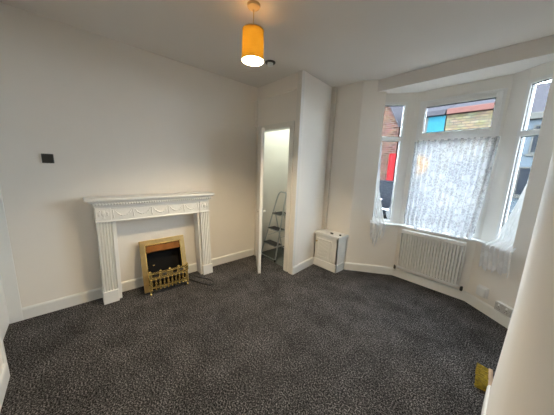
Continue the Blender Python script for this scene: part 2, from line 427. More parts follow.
# ------------------------------------------------------------------ windows
def frame_rect(m, x0, x1, z0, z1, w, ya, yb, bev=.004):
    m.box(x0, x0 + w, ya, yb, z0, z1, bev); m.box(x1 - w, x1, ya, yb, z0, z1, bev)
    m.box(x0 + w - .002, x1 - w + .002, ya, yb, z0, z0 + w, bev); m.box(x0 + w - .002, x1 - w + .002, ya, yb, z1 - w, z1, bev)
def window(name, P, Q, z0, z1, zt, opener=False, fw=.045, lip=.0):
    P, Q = Vector(P), Vector(Q); L = (Q - P).length; rz = math.atan2(Q.y - P.y, Q.x - P.x)
    w = sempty(name, (P.x, P.y, 0), rz)
    m = MB(); frame_rect(m, 0, L, z0, z1, fw, 0, .065)
    m.box(fw - .002, L - fw + .002, 0, .065, zt - .026, zt + .026, .004)
    m.build('frame', 'upvc', w)
    def light(x0, x1, za, zb, sash):
        par = w; ya, yb = .015, .05
        if sash:
            m = MB(); frame_rect(m, x0 - .012, x1 + .012, za - .012, zb + .012, .05, -.018, .045, .006)
            par = m.build('sash', 'upvc', w); x0 += .038; x1 -= .038; za += .038; zb -= .038; ya = -.006
        g = MB(); frame_rect(g, x0 - .001, x1 + .001, za - .001, zb + .001, .007, ya + .002, ya + .030, 0)
        g.build('gasket', 'rubber', par)
        g = MB(); g.box(x0, x1, .024, .028, za, zb); g.build('pane', 'glass', par)
        return par
    up = light(fw, L - fw, zt + .026, z1 - fw, opener)
    light(fw, L - fw, z0 + fw, zt - .026, False)
    if opener:
        h = MB(); h.box(L * .5 - .045, L * .5 + .045, -.030, -.017, zt + .020, zt + .042, .004)
        h.box(L * .5 - .02, L * .5 + .11, -.047, -.030, zt + .024, zt + .038, .005)
        h.build('handle', 'plastic', up)
    return w
window('window_1', along(aw, sl, .20), along(bw, -sl, .085), SZ + .026, HZ, 1.958, fw=.038)
window('window_2', (bw[0] + .055, bw[1]), (cw[0] - .02, cw[1]), SZ + .026, HZ - .01, 1.958, True)
window('window_3', along(cw, sr, .135), along(dw, -sr, .20), SZ + .026, HZ, 1.93, fw=.038)

# ------------------------------------------------------------------ lace curtains
def curtain(name, label, grid, group=None):
    """grid(u,v)->xyz, u across, v down"""
    NU, NV = 110, 60
    bm = bmesh.new(); V = [[bm.verts.new(grid(i / NU, j / NV)) for i in range(NU + 1)] for j in range(NV + 1)]
    for j in range(NV):
        for i in range(NU): bm.faces.new((V[j][i], V[j][i + 1], V[j + 1][i + 1], V[j + 1][i]))
    m = MB(); m.bm = bm; m.smooth = True
    return m
def lerp(tab, v):
    for (a, x), (b, y) in zip(tab, tab[1:]):
        if v <= b: return x + (y - x) * max(0, (v - a)) / (b - a)
    return tab[-1][1]
ZTOP = 1.925
def g_centre(u, v):
    xl = lerp([(0, -1.075), (.9, -1.07), (1, -1.05)], v); xr = lerp([(0, -.255), (.5, -.285), (1, -.33)], v)
    hem = .768 + .018 * sin(u * 21) + .012 * sin(u * 47 + 1) - (.02 if u > .93 else 0) + .018 * (1 - u)
    z = ZTOP + (hem - ZTOP) * v
    amp = .019 + .004 * v
    y = 3.438 - .060 * max(0, (v - .82)) / .18 + amp * sin(u * 2 * pi * 13 + 1.2 * sin(u * 9)) * (1 - .35 * v) - .006
    return (xl + (xr - xl) * u + .004 * sin(u * 80 + v * 4), y, z)
c = thing('lace_curtain', 'wide white lace net curtain covering the lower centre bay window above the radiator', 'curtain', group=None)
curtain('', '', g_centre).build('lace_panel', 'lace', c)
MB().tube([(-1.085, 3.436, ZTOP - .006), (-.245, 3.436, ZTOP - .006)], .005).build('curtain_wire', 'plastic', c)
def splay_pt(P, d, n, s, o, z): return (P[0] + d.x * s + n.x * o, P[1] + d.y * s + n.y * o, z)
def s_of(x, P, d): return (x - P[0]) / d.x
def side_curtain(P, d, n, left, right, hemf, folds):
    def g(u, v):
        z0 = 1.90; hem = hemf(u); z = z0 + (hem - z0) * v
        x = left(z) + (right(z) - left(z)) * u
        o = .045 if z > .84 else (.045 - .095 * min(1, (.84 - z) / .07))
        o += .011 * sin(u * 2 * pi * folds + .8 * sin(5 * v)) * (.6 + .6 * v)
        return splay_pt(P, d, n, s_of(x, P, d), o, z)
    return g
def tabz(*t):
    t = sorted(t); return lambda z: lerp(t, z) if z > t[0][0] else t[0][1]
cl = thing('lace_curtain', 'narrow gathered lace curtain at left bay window, its ragged end hanging below the sill', 'curtain')
curtain('', '', side_curtain(A, sl, nl, tabz((1.9, -1.435), (1.25, -1.42), (.85, -1.44), (.75, -1.445), (.45, -1.43)),
        tabz((1.9, -1.40), (1.25, -1.37), (.85, -1.29), (.75, -1.275), (.45, -1.30)),
        lambda u: .57 - .12 * sin(pi * min(1, u * 1.25)) ** 2 + .03 * sin(u * 40), 4)).build('lace_panel', 'lace_side', cl)
cr_ = thing('lace_curtain', 'lace curtain at right bay window, fanning out to a spread hem below the sill', 'curtain')
curtain('', '', side_curtain(C, sr, nr, tabz((1.9, -.01), (1.45, -.02), (1.1, -.09), (.85, -.15), (.75, -.185), (.42, -.17)),
        tabz((1.9, .035), (1.4, .035), (.85, .03), (.75, .05), (.42, .065)),
        lambda u: .49 + .016 * sin(u * 24) + .010 * sin(u * 50) + .05 * u, 6)).build('lace_panel', 'lace_side', cr_)

# ------------------------------------------------------------------ radiator
rd = thing('radiator', 'white ribbed panel radiator under the centre bay window', 'radiator', (-.705, 3.395, 0))
RW, Z0, Z1 = .345, .162, .714
t = MB(); NF = 21; prof = []
for i in range(NF):
    x = -RW + .012 + (2 * RW - .024) * i / NF; w = (2 * RW - .024) / NF
    prof += [(x, -.040), (x + w * .28, -.040), (x + w * .36, -.070), (x + w * .89, -.070)]
prof += [(RW - .012, -.040), (RW - .012, -.030), (-RW + .012, -.030)]
t.sweep(prof, lambda a, b, e: (a, b, Z1 - .035 if e else Z0 + .035))
t.box(-RW, RW, -.062, -.040, Z0, Z0 + .037, .008); t.box(-RW, RW, -.062, -.040, Z1 - .037, Z1, .008)
t.build('front_panel', 'gloss', rd)
t = MB(); t.box(-RW - .003, RW + .003, -.066, -.002, Z1 - .002, Z1 + .008, .003)
for i in range(26):
    x = -RW + .02 + i * (2 * RW - .04) / 25; t.box(x - .004, x + .004, -.060, -.010, Z1 + .007, Z1 + .011)
t.build('top_grille', 'gloss', rd)
for s in (-1, 1):
    t = MB(); t.box(s * RW - .003, s * RW + .003, -.060, -.004, Z0 + .01, Z1, .002); t.build('side_panel', 'gloss', rd)
    t = MB(); t.tube([(s * (RW - .01), -.045, Z0 + .02), (s * (RW + .035), -.045, Z0 + .02)], .008); t.tube([(s * (RW + .035), -.045, Z0 - .06), (s * (RW + .035), -.045, Z0 + .005)], .0075); t.tube([(s * (RW + .035), -.045, Z0 - .055), (s * (RW + .035), -.001, Z0 - .055)], .0075)
    v = t.build('valve', 'chrome', rd)
    t = MB(); t.lathe([(.012, 0), (.015, .01), (.015, .045), (.011, .055)], 16, (s * (RW + .035), -.045, Z0 - .03)); t.build('valve_cap', 'dark', v)
for s in (-1, 1): MB().box(s * .23 - .02, s * .23 + .02, -.03, .014, .25, .6).build('bracket', 'gloss', rd)

# ------------------------------------------------------------------ fireplace surround
FY = .737
fs = thing('fireplace_surround', 'white painted fireplace surround with fluted pilasters and swagged frieze on the left wall', 'fireplace', (WX, FY, 0))
DX = .195                                 # front of plinths, measured out of the wall
def pil(s):
    yo, yi = s * .596, s * .468           # outer / inner edges
    a, b = min(yo, yi), max(yo, yi)
    t = MB(); n = 5; prof = [(0.03, a + .004), (.170, a + .004)]
    w = (b - a - .008) / n
    for i in range(n):
        y = a + .004 + i * w
        prof += [(.183, y + w * .10), (.183, y + w * .42), (.170, y + w * .55), (.170, y + w * .92)]
    prof += [(.183, b - .006), (.170, b - .004), (.03, b - .004)]
    t.sweep(prof, lambda p, q, e: (p, q, .895 if e else .13))
    def splay(ob):                        # the right leg runs slightly out of plumb
        if s > 0:
            for v in ob.data.vertices: v.co.y += .036 * max(0, 1 - v.co.z / .895)
        return ob
    o = splay(t.build('pilaster', 'gloss', fs, smooth=False))
    splay(MB().box(.018, DX, a - .004, b + .004, 0, .135, .004).build('plinth', 'gloss', o))
    t = MB(); t.box(.02, .19, a - .003, b + .003, .885, .905, .005); t.build('capital', 'gloss', o)
    c0, c1 = (b, b + .035) if s < 0 else (a - .026, a)
    splay(MB().box(.02, .155, min(c0, c1), max(c0, c1), 0, .885, .004).build('inner_slip', 'gloss', o))
    # corner block ornament: an urn with leaf sprays
    yc = (a + b) / 2
    t = MB(); t.box(.02, .180, a, b, .905, 1.04, .004); blk = t.build('corner_block', 'gloss', fs)
    t = MB()
    RT = Matrix.Rotation(R(90), 4, 'Y')
    t.lathe([(.006, -.045), (.014, -.042), (.006, -.032), (.009, -.022), (.022, -.002), (.025, .014), (.016, .020), (.020, .028), (.010, .036)], 14, (.180, yc, .972), Matrix.Scale(.45, 4, (1, 0, 0)))
    for q in (-1, 1):
        for k in range(5):
            an = R(20 + 26 * k); t.tube([(.182, yc + q * .018, .975), (.187, yc + q * (.018 + .018 * sin(an)), .975 + .025 * cos(an)), (.183, yc + q * (.018 + .034 * sin(an)), .975 + .045 * cos(an))], [.003, .006, .002], 6)
    t.build('urn_ornament', 'gloss', blk)
for s in (-1, 1): pil(s)
# frieze
fz = MB().box(.02, .168, -.47, .47, .885, 1.04, .003).build('frieze', 'gloss', fs)
t = MB(); t.box(.02, .178, -.47, .47, .882, .897, .004); t.box(.02, .174, -.47, .47, 1.022, 1.04, .003); t.build('frieze_moulding', 'gloss', fz)
NS = 5; sw = .90 / NS
for k in range(NS):
    ya, yb = -.45 + k * sw + .012, -.45 + (k + 1) * sw - .012
    pts = [(.171, ya + (yb - ya) * q / 14, 1.005 - .062 * (1 - (2 * q / 14 - 1) ** 2)) for q in range(15)]
    t = MB(); t.tube(pts, [.003 + .0045 * sin(pi * q / 14) for q in range(15)], 8)
    for q in range(2, 13, 2): t.lathe([(.001, -.006), (.006, 0), (.001, .006)], 8, Vector(pts[q]) + Vector((.004, 0, -.005)))
    t.build('swag', 'gloss', fz)
for k in range(NS + 1):
    y = -.45 + k * sw
    t = MB(); t.tube([(.170, y, 1.012), (.172, y - .003, .98), (.171, y + .003, .93), (.169, y, .915)], [.006, .004, .005, .001], 8)
    for q in (-1, 1): t.tube([(.171, y, 1.005), (.174, y + q * .012, 1.014), (.171, y + q * .018, 1.002), (.171, y, 1.004)], .003, 6)
    t.build('ribbon_drop', 'gloss', fz)
# cornice and shelf
t = MB(); prof = [(.02, 1.04), (.185, 1.04), (.188, 1.05), (.188, 1.058), (.200, 1.066), (.200, 1.085), (.21, 1.09), (.22, 1.103), (.23, 1.112), (.02, 1.112)]
hw = lambda p: .598 + (p - .185) * 1.25
A_ = bmesh.new(); L0 = []; L1 = []
for p, z in prof:
    w = max(.598, hw(p)) if p > .02 else None
for e in (0,): pass
L0 = [A_.verts.new((p, -(max(.600, hw(p)) if p > .1 else (.600 if z < 1.1 else hw(.23))), z)) for p, z in prof]
L1 = [A_.verts.new((p, (max(.600, hw(p)) if p > .1 else (.600 if z < 1.1 else hw(.23))), z)) for p, z in prof]
A_.faces.new(L0[::-1]); A_.faces.new(L1)
for i in range(len(prof)): A_.faces.new((L0[i], L0[(i + 1) % len(prof)], L1[(i + 1) % len(prof)], L1[i]))
bmesh.ops.recalc_face_normals(A_, faces=A_.faces[:]); t.add(A_)
co_ = t.build('cornice', 'gloss', fs)
t = MB(); n = 50
for i in range(n):
    y = -.608 + 1.216 * i / (n - 1); t.box(.198, .215, y - .007, y + .007, 1.064, 1.086, .003, 1)
t.build('dentil_row', 'gloss', co_)
MB().box(.018, .235, -.672, .658, 1.112, 1.138, .006, 3).build('mantel_shelf', 'gloss', fs)

# ------------------------------------------------------------------ electric fire leaning back on the wall
ef = thing('electric_fire', 'brass framed electric fire leaning on the wall inside the white surround', 'electric fire', (-2.775, .768, 0))
lean = math.atan2(.155, .60)
TL = Matrix.Rotation(-lean, 4, 'Y')       # tops tip back towards -x
def lb(m_, name, mt, par):                # build then lean by baking the rotation into the mesh
    bmesh.ops.transform(m_.bm, matrix=TL, verts=m_.bm.verts[:]); return m_.build(name, mt, par)
FH, FW = .605, .255
t = MB()
t.box(-.012, .014, -FW, -FW + .052, 0, FH, .004); t.box(-.012, .014, FW - .052, FW, 0, FH, .004); t.box(-.012, .014, -FW + .05, FW - .05, FH - .052, FH, .004)
fr = lb(t, 'brass_frame', 'brushed', ef)
t = MB(); frame = [(-FW + .05, -FW + .060), (FW - .060, FW - .05)]
for a, b in frame: t.box(-.005, .012, a, b, 0, FH - .05, .002)
t.box(-.005, .012, -FW + .05, FW - .05, FH - .062, FH - .05, .002); lb(t, 'inner_trim', 'brass', fr)
t = MB(); t.box(-.105, -.095, -FW + .05, FW - .05, .01, FH - .03); t.box(-.10, -.004, -FW + .03, -FW + .05, .01, FH - .03); t.box(-.10, -.004, FW - .05, FW - .03, .01, FH - .03)
t.box(-.10, -.004, -FW + .03, FW - .03, FH - .05, FH - .03); t.box(-.10, -.004, -FW + .03, FW - .03, .01, .03)
lb(t, 'firebox', 'black', ef)
# hood
t = MB(); t.sweep([(-.006, FH - .055), (.030, FH - .145), (.024, FH - .150), (-.05, FH - .06)], lambda a, b, e: (a, (-1 if e == 0 else 1) * (FW - .06), b))
lb(t, 'hood', 'copper', ef)
# grate: bowed brass front with two rails and turned balusters, feet on the carpet
gx = .088
def bow(y): return gx + .018 * (1 - (y / .225) ** 2)
gr = thing  # placeholder name kept local
t = MB(); ys = [-.215 + .43 * i / 20 for i in range(21)]
def band(zc, h, th):
    for ya, yb in zip(ys, ys[1:]):
        t.prism([(bow(ya) - th, ya), (bow(ya), ya), (bow(yb), yb), (bow(yb) - th, yb)], zc - h / 2, zc + h / 2)
band(.195, .030, .010)
grate = t.build('grate', 'brass', ef)
t = MB(); band(.085, .024, .010); t.build('bottom_rail', 'brass', grate)
# pierced top gallery
t = MB(); band(.258, .024, .010)
for y in (-.205, -.10, 0, .10, .205):
    t.box(bow(y) - .009, bow(y) + .002, y - (.034 if y == 0 else .018), y + (.034 if y == 0 else .018), .20, .262, .004)
t.build('top_gallery', 'brass', grate)
for y in (-.205, -.1, 0, .1, .205):
    t = MB(); t.lathe([(.003, 0), (.012, .006), (.013, .014), (.008, .022), (.002, .026)], 12, (bow(y) - .004, y, .266)); t.build('finial', 'brass', grate)
for i in range(10):
    y = -.195 + .39 * i / 9
    t = MB(); t.lathe([(.004, .05), (.009, .056), (.005, .066), (.006, .092), (.012, .125), (.0125, .140), (.006, .165), (.009, .176), (.006, .186)], 12, (bow(y) - .004, y, 0)); t.build('baluster', 'brass', grate)
for y in (-.208, .208):
    t = MB(); t.lathe([(.013, 0), (.014, .012), (.007, .022), (.009, .075), (.012, .09), (.007, .12), (.009, .19)], 14, (bow(y) - .004, y, 0)); t.build('foot', 'brass', grate)
    t = MB(); t.tube([(bow(y) - .006, y, .19), (.01, y, .20)], .006); t.build('side_rail', 'brass', grate)
# coal bed
t = MB(); t.box(-.03, gx - .005, -.19, .19, .10, .155, .01)
t.build('ash_tray', 'black', ef)
for i in range(22):
    y = -.17 + .34 * ((i * 0.618) % 1); x = .005 + .065 * random.random(); r = .024 + .012 * random.random()
    b = bmesh.new(); bmesh.ops.create_icosphere(b, subdivisions=2, radius=r)
    for v in b.verts: v.co *= 1 + .22 * (random.random() - .5)
    b2m = MB(); b2m.smooth = True; b2m.add(b, Matrix.Translation((x, y, .17 + .02 * random.random() - .006))); b2m.build('coal', 'coal', ef)
MB().box(.046, .060, -.165, -.145, FH - .27, FH - .26, .002).build('control_knob', 'brass', ef)
# flex
pts = []
P_ = [(-.03, .20, .05), (.02, .27, .012), (.10, .31, .008), (.22, .36, .008), (.285, .40, .008), (.30, .44, .008), (.26, .475, .008), (.16, .47, .008), (.07, .42, .008), (.0, .38, .008), (-.10, .35, .008)]
for i in range(len(P_) - 1):
    p0 = Vector(P_[max(0, i - 1)]); p1 = Vector(P_[i]); p2 = Vector(P_[i + 1]); p3 = Vector(P_[min(len(P_) - 1, i + 2)])
    for q in range(8):
        u = q / 8; pts.append(.5 * ((2 * p1) + (-p0 + p2) * u + (2 * p0 - 5 * p1 + 4 * p2 - p3) * u * u + (-p0 + 3 * p1 - 3 * p2 + p3) * u ** 3))
MB().tube(pts, .0045, 6).build('power_flex', 'rubber', ef)

# ------------------------------------------------------------------ wall control
wc = thing('wall_control', 'small dark grey square control box on the bare left wall', 'control', (WX, -.147, 1.504))
MB().box(0, .012, -.040, .040, -.042, .042, .004).build('back_plate', 'dark', wc)
MB().box(.010, .026, -.038, .038, -.040, .040, .010, 3).build('cover', 'dark', wc)

# ------------------------------------------------------------------ pendant lamp
PX, PY = -1.572, 1.125
pn = thing('pendant_lamp', 'lit yellow drum pendant lamp hanging from the ceiling', 'lamp', (PX, PY, H))
MB().lathe([(.050, 0), (.050, -.008), (.046, -.020), (.030, -.028), (.012, -.032)], 28).build('ceiling_rose', 'rose', pn)
MB().tube([(0, 0, -.03), (0, 0, -.20)], .004).build('cord', 'rose', pn)
SR, ST, SB = .085, -.172, -.385
t = MB(); t.lathe([(SR - .004, ST), (SR, SB)], 48, cap=False)
sh = t.build('lamp_shade', 'shade', pn)
t = MB(); t.lathe([(SR - .0075, ST + .001), (SR - .0035, SB + .001)], 48, cap=False); t.build('shade_liner', 'liner', sh)
for z, r in ((ST, SR - .004), (SB, SR)):
    t = MB(); t.tube([(r * cos(2 * pi * k / 40), r * sin(2 * pi * k / 40), z) for k in range(40)], .0025, 6, True); t.build('shade_ring', 'rose', sh)
t = MB()
for k in range(3): t.tube([(.018 * cos(k * 2.094), .018 * sin(k * 2.094), ST - .03), ((SR - .004) * cos(k * 2.094), (SR - .004) * sin(k * 2.094), ST)], .0018, 5)
t.build('shade_spider', 'rose', sh)
MB().lathe([(.074, ST - .012), (.0765, ST - .009), (.074, ST - .006)], 24).build('added_light_baffle', 'baffle', sh)  # added hidden disc: holds back and softens the bulb's upward light
MB().lathe([(.010, -.19), (.018, -.195), (.018, -.235), (.014, -.24)], 16).build('lamp_holder', 'plastic', pn)
MB().lathe([(.012, -.24), (.018, -.255), (.030, -.285), (.032, -.305), (.024, -.33), (.006, -.340)], 20).build('bulb', 'bulb', pn)

# smoke alarm
sa = thing('smoke_alarm', 'round smoke alarm on ceiling beyond the pendant lamp', 'smoke alarm', (-2.19, 1.815, H))
MB().lathe([(.060, 0), (.060, -.008), (.056, -.012)], 28).build('mounting_base', 'dark', sa)
MB().lathe([(.034, -.010), (.034, -.034), (.028, -.042), (.012, -.044)], 28).build('sensor_cap', 'plastic', sa)

# ------------------------------------------------------------------ meter cupboard
mc = thing('meter_cupboard', 'low white corner cupboard with louvred door beside the bay', 'cupboard', (-2.112, 2.775, 0))
W_, D_ = .422, AY - 2.775 - .001
t = MB(); t.box(.002, .02, 0, D_, 0, .515); t.box(W_ - .02, W_, 0, D_, 0, .515, .002); t.box(.002, W_, .0, .018, 0, .14); t.box(.002, W_, 0, .018, .455, .515)
t.box(.002, .045, 0, .018, .12, .47); t.box(W_ - .10, W_, 0, .018, .12, .47, .002); t.box(.01, W_ - .01, D_ - .012, D_, .01, .51)
t.build('carcass', 'gloss', mc)
MB().box(.001, W_ + .028, -.028, D_, .515, .552, .004).build('cupboard_top', 'gloss', mc)
t = MB(); t.box(.002, W_ + .016, -.016, 0, 0, .118, .004); t.box(W_, W_ + .016, -.016, D_ - .03, 0, .118, .004); t.build('plinth', 'gloss', mc)
t = MB(); x0, x1, za, zb = .047, W_ - .102, .142, .452
frame_rect(t, x0, x1, za, zb, .032, -.010, .012, .003)
# diagonal louvre slats
n = 11
for i in range(-6, n + 4):
    cx, cz = x0 + .03, za + .03 + i * (zb - za - .06) / n
    xa, xb = x0 + .03, x1 - .03; za_, zb_ = cz, cz + (xb - xa) * .55
    lo, hi = za + .03, zb - .03
    if zb_ < lo or za_ > hi: continue
    k = .55
    if za_ < lo: xa += (lo - za_) / k; za_ = lo
    if zb_ > hi: xb -= (zb_ - hi) / k; zb_ = hi
    if xb - xa < .01: continue
    t.tube([(xa, -.004, za_), (xb, -.004, zb_)], .0075, 6)
t.box(x0 + .03, x1 - .03, .002, .010, za + .03, zb - .03)
dr = t.build('door', 'gloss', mc, smooth=False)
MB().lathe([(.006, 0), (.006, .010), (.012, .014), (.013, .022), (.006, .027)], 14, (x0 + .016, -.010, zb - .045), Matrix.Rotation(R(90), 4, 'X')).build('knob', 'brushed', dr)
for z in (za + .05, zb - .05): MB().tube([(x1 + .001, -.008, z - .02), (x1 + .001, -.008, z + .02)], .004).build('hinge', 'chrome', dr)
# clutter on top
cz = .552
pp = MB(); pp.box(-.05, .05, -.035, .035, 0, .003); pp.box(-.045, .03, -.03, .03, .003, .007)
o = tag(pp.build('folded_paper', 'paper'), 'folded white paper lying on top of the corner cupboard', 'paper'); o.location = (-1.905, 2.855, cz); o.rotation_euler = (0, 0, R(24))
kf = thing('key_fob', 'black key fob with ring lying by the paper on the corner cupboard', 'keys', (-1.845, 2.835, cz), R(-30))
MB().box(-.028, .028, -.016, .016, 0, .014, .005).build('fob', 'rubber', kf)
MB().tube([(-.04 + .014 * cos(k * pi / 8), .014 * sin(k * pi / 8), .004) for k in range(16)], .0018, 6, True).build('key_ring', 'chrome', kf)
t = MB(); t.box(-.085, -.050, -.004, .004, .001, .004); t.lathe([(.011, 0), (.011, .004)], 12, (-.052, 0, .001)); t.build('key', 'chrome', kf)
t = MB(); t.lathe([(.014, 0), (.016, .003), (.016, .012), (.012, .015)], 16)
o = tag(t.build('bottle_cap', 'dark'), 'small dark round cap near the right edge of the cupboard top', 'cap'); o.location = (-1.715, 2.86, cz)

# ------------------------------------------------------------------ step ladder in the cupboard
ld = thing('step_ladder', 'folding aluminium step ladder with dark treads inside the open cupboard', 'ladder', (-2.70, 2.305, .006))
tl = .26
def sx(z, s): return s * (.185 - .085 * z / .95)
for s in (-1, 1):
    t = MB(); t.tube([(sx(0, s), 0, .0), (sx(.9, s), .9 * tl, .9)], .011, 10); st = t.build('front_stile', 'alu', ld)
    MB().lathe([(.015, 0), (.015, .03), (.012, .035)], 12, (sx(0, s), 0, 0)).build('rubber_foot', 'rubber', st)
    t = MB(); t.tube([(s * .165, .50, 0), (s * .11, .78 * tl + .03, .76)], .009, 8); st = t.build('rear_leg', 'alu', ld)
    MB().lathe([(.012, 0), (.012, .025)], 10, (s * .165, .50, 0)).build('rubber_foot', 'rubber', st)
t = MB(); t.tube([(sx(.9, -1), .9 * tl, .9), (sx(1.0, -1), .27, 1.02), (-.085, .29, 1.07), (-.06, .30, 1.095), (.06, .30, 1.095), (.085, .29, 1.07), (sx(1.0, 1), .27, 1.02), (sx(.9, 1), .9 * tl, .9)], .012, 10)
t.build('handrail', 'alu', ld)
t = MB(); t.tube([(sx(.03, -1), .004, .03), (sx(.03, 1), .004, .03)], .009, 8); t.build('front_bar', 'alu', ld)
t = MB(); t.tube([(-.162, .49, .05), (.162, .49, .05)], .008, 8); t.build('rear_bar', 'alu', ld)
for z, dp in ((.25, .11), (.49, .12), (.74, .19)):
    y = z * tl; w = .185 - .085 * z / .95 - .008
    t = MB(); t.box(-w, w, y - .03, y + dp, z - .022, z, .004); stp = t.build('step', 'alu', ld)
    MB().box(-w + .006, w - .006, y - .034, y + dp - .004, z - .002, z + .006, .002).build('tread_mat', 'tread', stp)
for s in (-1, 1): MB().tube([(s * .125, .35 * tl + .02, .36), (s * .135, .40, .38)], .005, 6).build('spreader', 'alu', ld)

# ------------------------------------------------------------------ sockets and boxes on the right splay
def on_splay(s, z, o=0.0): return (C[0] + sr.x * s + nr.x * o, C[1] + sr.y * s + nr.y * o, z)
rzr = math.atan2(sr.y, sr.x)
jb = thing('junction_box', 'white rounded junction box on the wall under right bay window', 'junction box', on_splay(.182, .228), rzr)
MB().box(-.058, .058, -.012, 0, -.062, .062, .008).build('back_plate', 'plastic', jb)
MB().box(-.052, .052, -.045, -.010, -.056, .056, .017, 4).build('cover', 'plastic', jb)
ds = thing('double_socket', 'white surface mounted double socket box low on the right bay wall', 'socket', on_splay(.425, .178), rzr)
MB().box(-.078, .078, -.036, 0, -.045, .045, .004).build('back_box', 'plastic', ds)
fp = MB().box(-.076, .076, -.046, -.035, -.044, .044, .004).build('face_plate', 'grille', ds)
for s in (-1, 1):
    MB().box(s * .036 - .008, s * .036 + .008, -.050, -.044, .012, .032, .002).build('switch', 'plastic', fp)
    t = MB(); t.box(s * .036 - .003, s * .036 + .003, -.0465, -.0455, -.004, .005); t.box(s * .036 - .014, s * .036 - .006, -.0465, -.0455, -.022, -.017); t.box(s * .036 + .006, s * .036 + .014, -.0465, -.0455, -.022, -.017)
    t.build('socket_hole', 'rubber', fp)

# ------------------------------------------------------------------ brush head on the carpet by the wall end
bh = thing('brush_head', 'yellow bristled wooden brush head lying on the carpet by the near right wall', 'brush', (.046, 2.12, 0), R(4))
MB().box(-.012, .014, -.105, .105, .004, .066, .006).build('block', 'wood', bh)
t = MB()
for i in range(17):
    for j in range(4):
        y = -.095 + .19 * i / 16; z = .012 + .016 * j
        for q in range(3):
            L_ = .056 + .012 * random.random(); dy = (random.random() - .5) * .022; dz = (random.random() - .4) * .016
            yy = y + (random.random() - .5) * .008; zz = z + (random.random() - .5) * .008
            t.tube([(-.010, yy, zz), (-.012 - L_ * .5, yy + dy * .4, zz + dz * .4), (-.012 - L_, yy + dy, max(.002, zz + dz))], [.0028, .0032, .0022], 5)
t.build('bristles', 'bristle', bh, smooth=False)

# ------------------------------------------------------------------ street outside
GZ = -.25
struct('ground_road', MB().box(-40, 30, 5.5, 14.2, GZ - .2, GZ - .08), 'asphalt')
struct('ground_pavement', MB().box(-40, 30, 3.72, 5.5, GZ - .2, GZ), 'flag')
struct('ground_far_pavement', MB().box(-40, 30, 14.2, 40, GZ - .2, GZ), 'flag')
HYF = 16.0
def house(name, label, x0, x1, eave, ridge, wallm, bandm=None, wins=(), door=None, depth=7, chimney=None, roofm='slate'):
    h = thing(name, label, 'house', ((x0 + x1) / 2, HYF, GZ)); ox = (x0 + x1) / 2
    e, r = eave - GZ, ridge - GZ
    MB().box(x0 - ox, x1 - ox, 0, depth, 0, e).build('wall', wallm, h)
    t = MB(); t.sweep([(-.25, e - .02), (depth / 2, r), (depth + .25, e - .02), (depth + .25, e - .14), (depth / 2, r - .14), (-.25, e - .14)], lambda a, b, q: (x1 - ox if q else x0 - ox, a, b))
    t.build('roof', roofm, h)
    if bandm: MB().box(x0 - ox + .01, x1 - ox - .01, -.28, .02, e - .27, e + .02, .03).build('gutter', bandm, h)
    for (a, b, za, zb) in wins:
        t = MB(); frame_rect(t, a - ox, b - ox, za - GZ, zb - GZ, .07, -.04, .05, .01); t.box((a + b) / 2 - ox - .03, (a + b) / 2 - ox + .03, -.035, .04, za - GZ, zb - GZ)
        t.box(a - ox - .08, b - ox + .08, -.10, .04, za - GZ - .10, za - GZ)
        w = t.build('window', 'cream', h); MB().box(a - ox + .06, b - ox - .06, -.01, .01, za - GZ + .06, zb - GZ - .06).build('pane', 'darkglass', w)
    if door:
        a, b, zb, dm = door
        t = MB(); frame_rect(t, a - ox - .08, b - ox + .08, 0, zb - GZ + .08, .08, -.05, .04, .01); w = t.build('door_frame', 'cream', h)
        t = MB(); t.box(a - ox, b - ox, -.03, .03, .03, zb - GZ, .01)
        for q in (.2, 1.1): t.box(a - ox + .12, b - ox - .12, -.045, -.02, q, q + .75, .01)
        t.build('front_door', dm, w)
    if chimney:
        t = MB(); t.box(chimney - ox - .3, chimney - ox + .3, depth / 2 - .3, depth / 2 + .3, r - .5, r + .7)
        for q in (-.14, .14): t.lathe([(.11, 0), (.12, .25), (.09, .35)], 12, (chimney - ox + q, depth / 2, r + .7))
        t.build('chimney', 'brick_red', h)
    return h
house('terraced_house', 'buff brick terraced house with red gutter across the street', -3.56, -1.05, 5.06, 6.35, 'brick_buff', 'pinktile',
      wins=[(-3.1, -1.7, .75, 2.3)], door=None)
h2 = house('terraced_house', 'slate roofed house with cyan painted upper front left of the buff brick one', -5.6, -3.60, 5.06, 6.35, 'cream', 'slate',
      wins=[(-4.10, -3.74, .8, 2.2)])
MB().box(-4.45 + 4.60, -3.61 + 4.60, -.03, .02, 3.75 - GZ, 4.79 - GZ, .01).build('painted_panel', 'cyan', h2)
t = MB(); t.lathe([(.02, -.03), (.55, -.03), (.58, 0), (.55, .04), (.02, .04)], 32, (0, 0, 0), Matrix.Rotation(R(90), 4, 'X'))
o = tag(t.build('wall_sign', 'orange'), 'round orange yellow sign on house front, seen through the lace', 'sign'); o.location = (-4.66, 15.95, 2.0)
house('terraced_house', 'pale blue rendered terraced house right of the buff brick one', -1.05, 3.6, 4.4, 6.6, 'paleblue', 'cream',
      wins=[(-.15, 1.0, 2.6, 3.9), (-.35, 1.1, .6, 2.0), (2.0, 3.1, 2.6, 3.9)], door=(1.9, 2.8, 1.8, 'redpaint'), chimney=1.2)
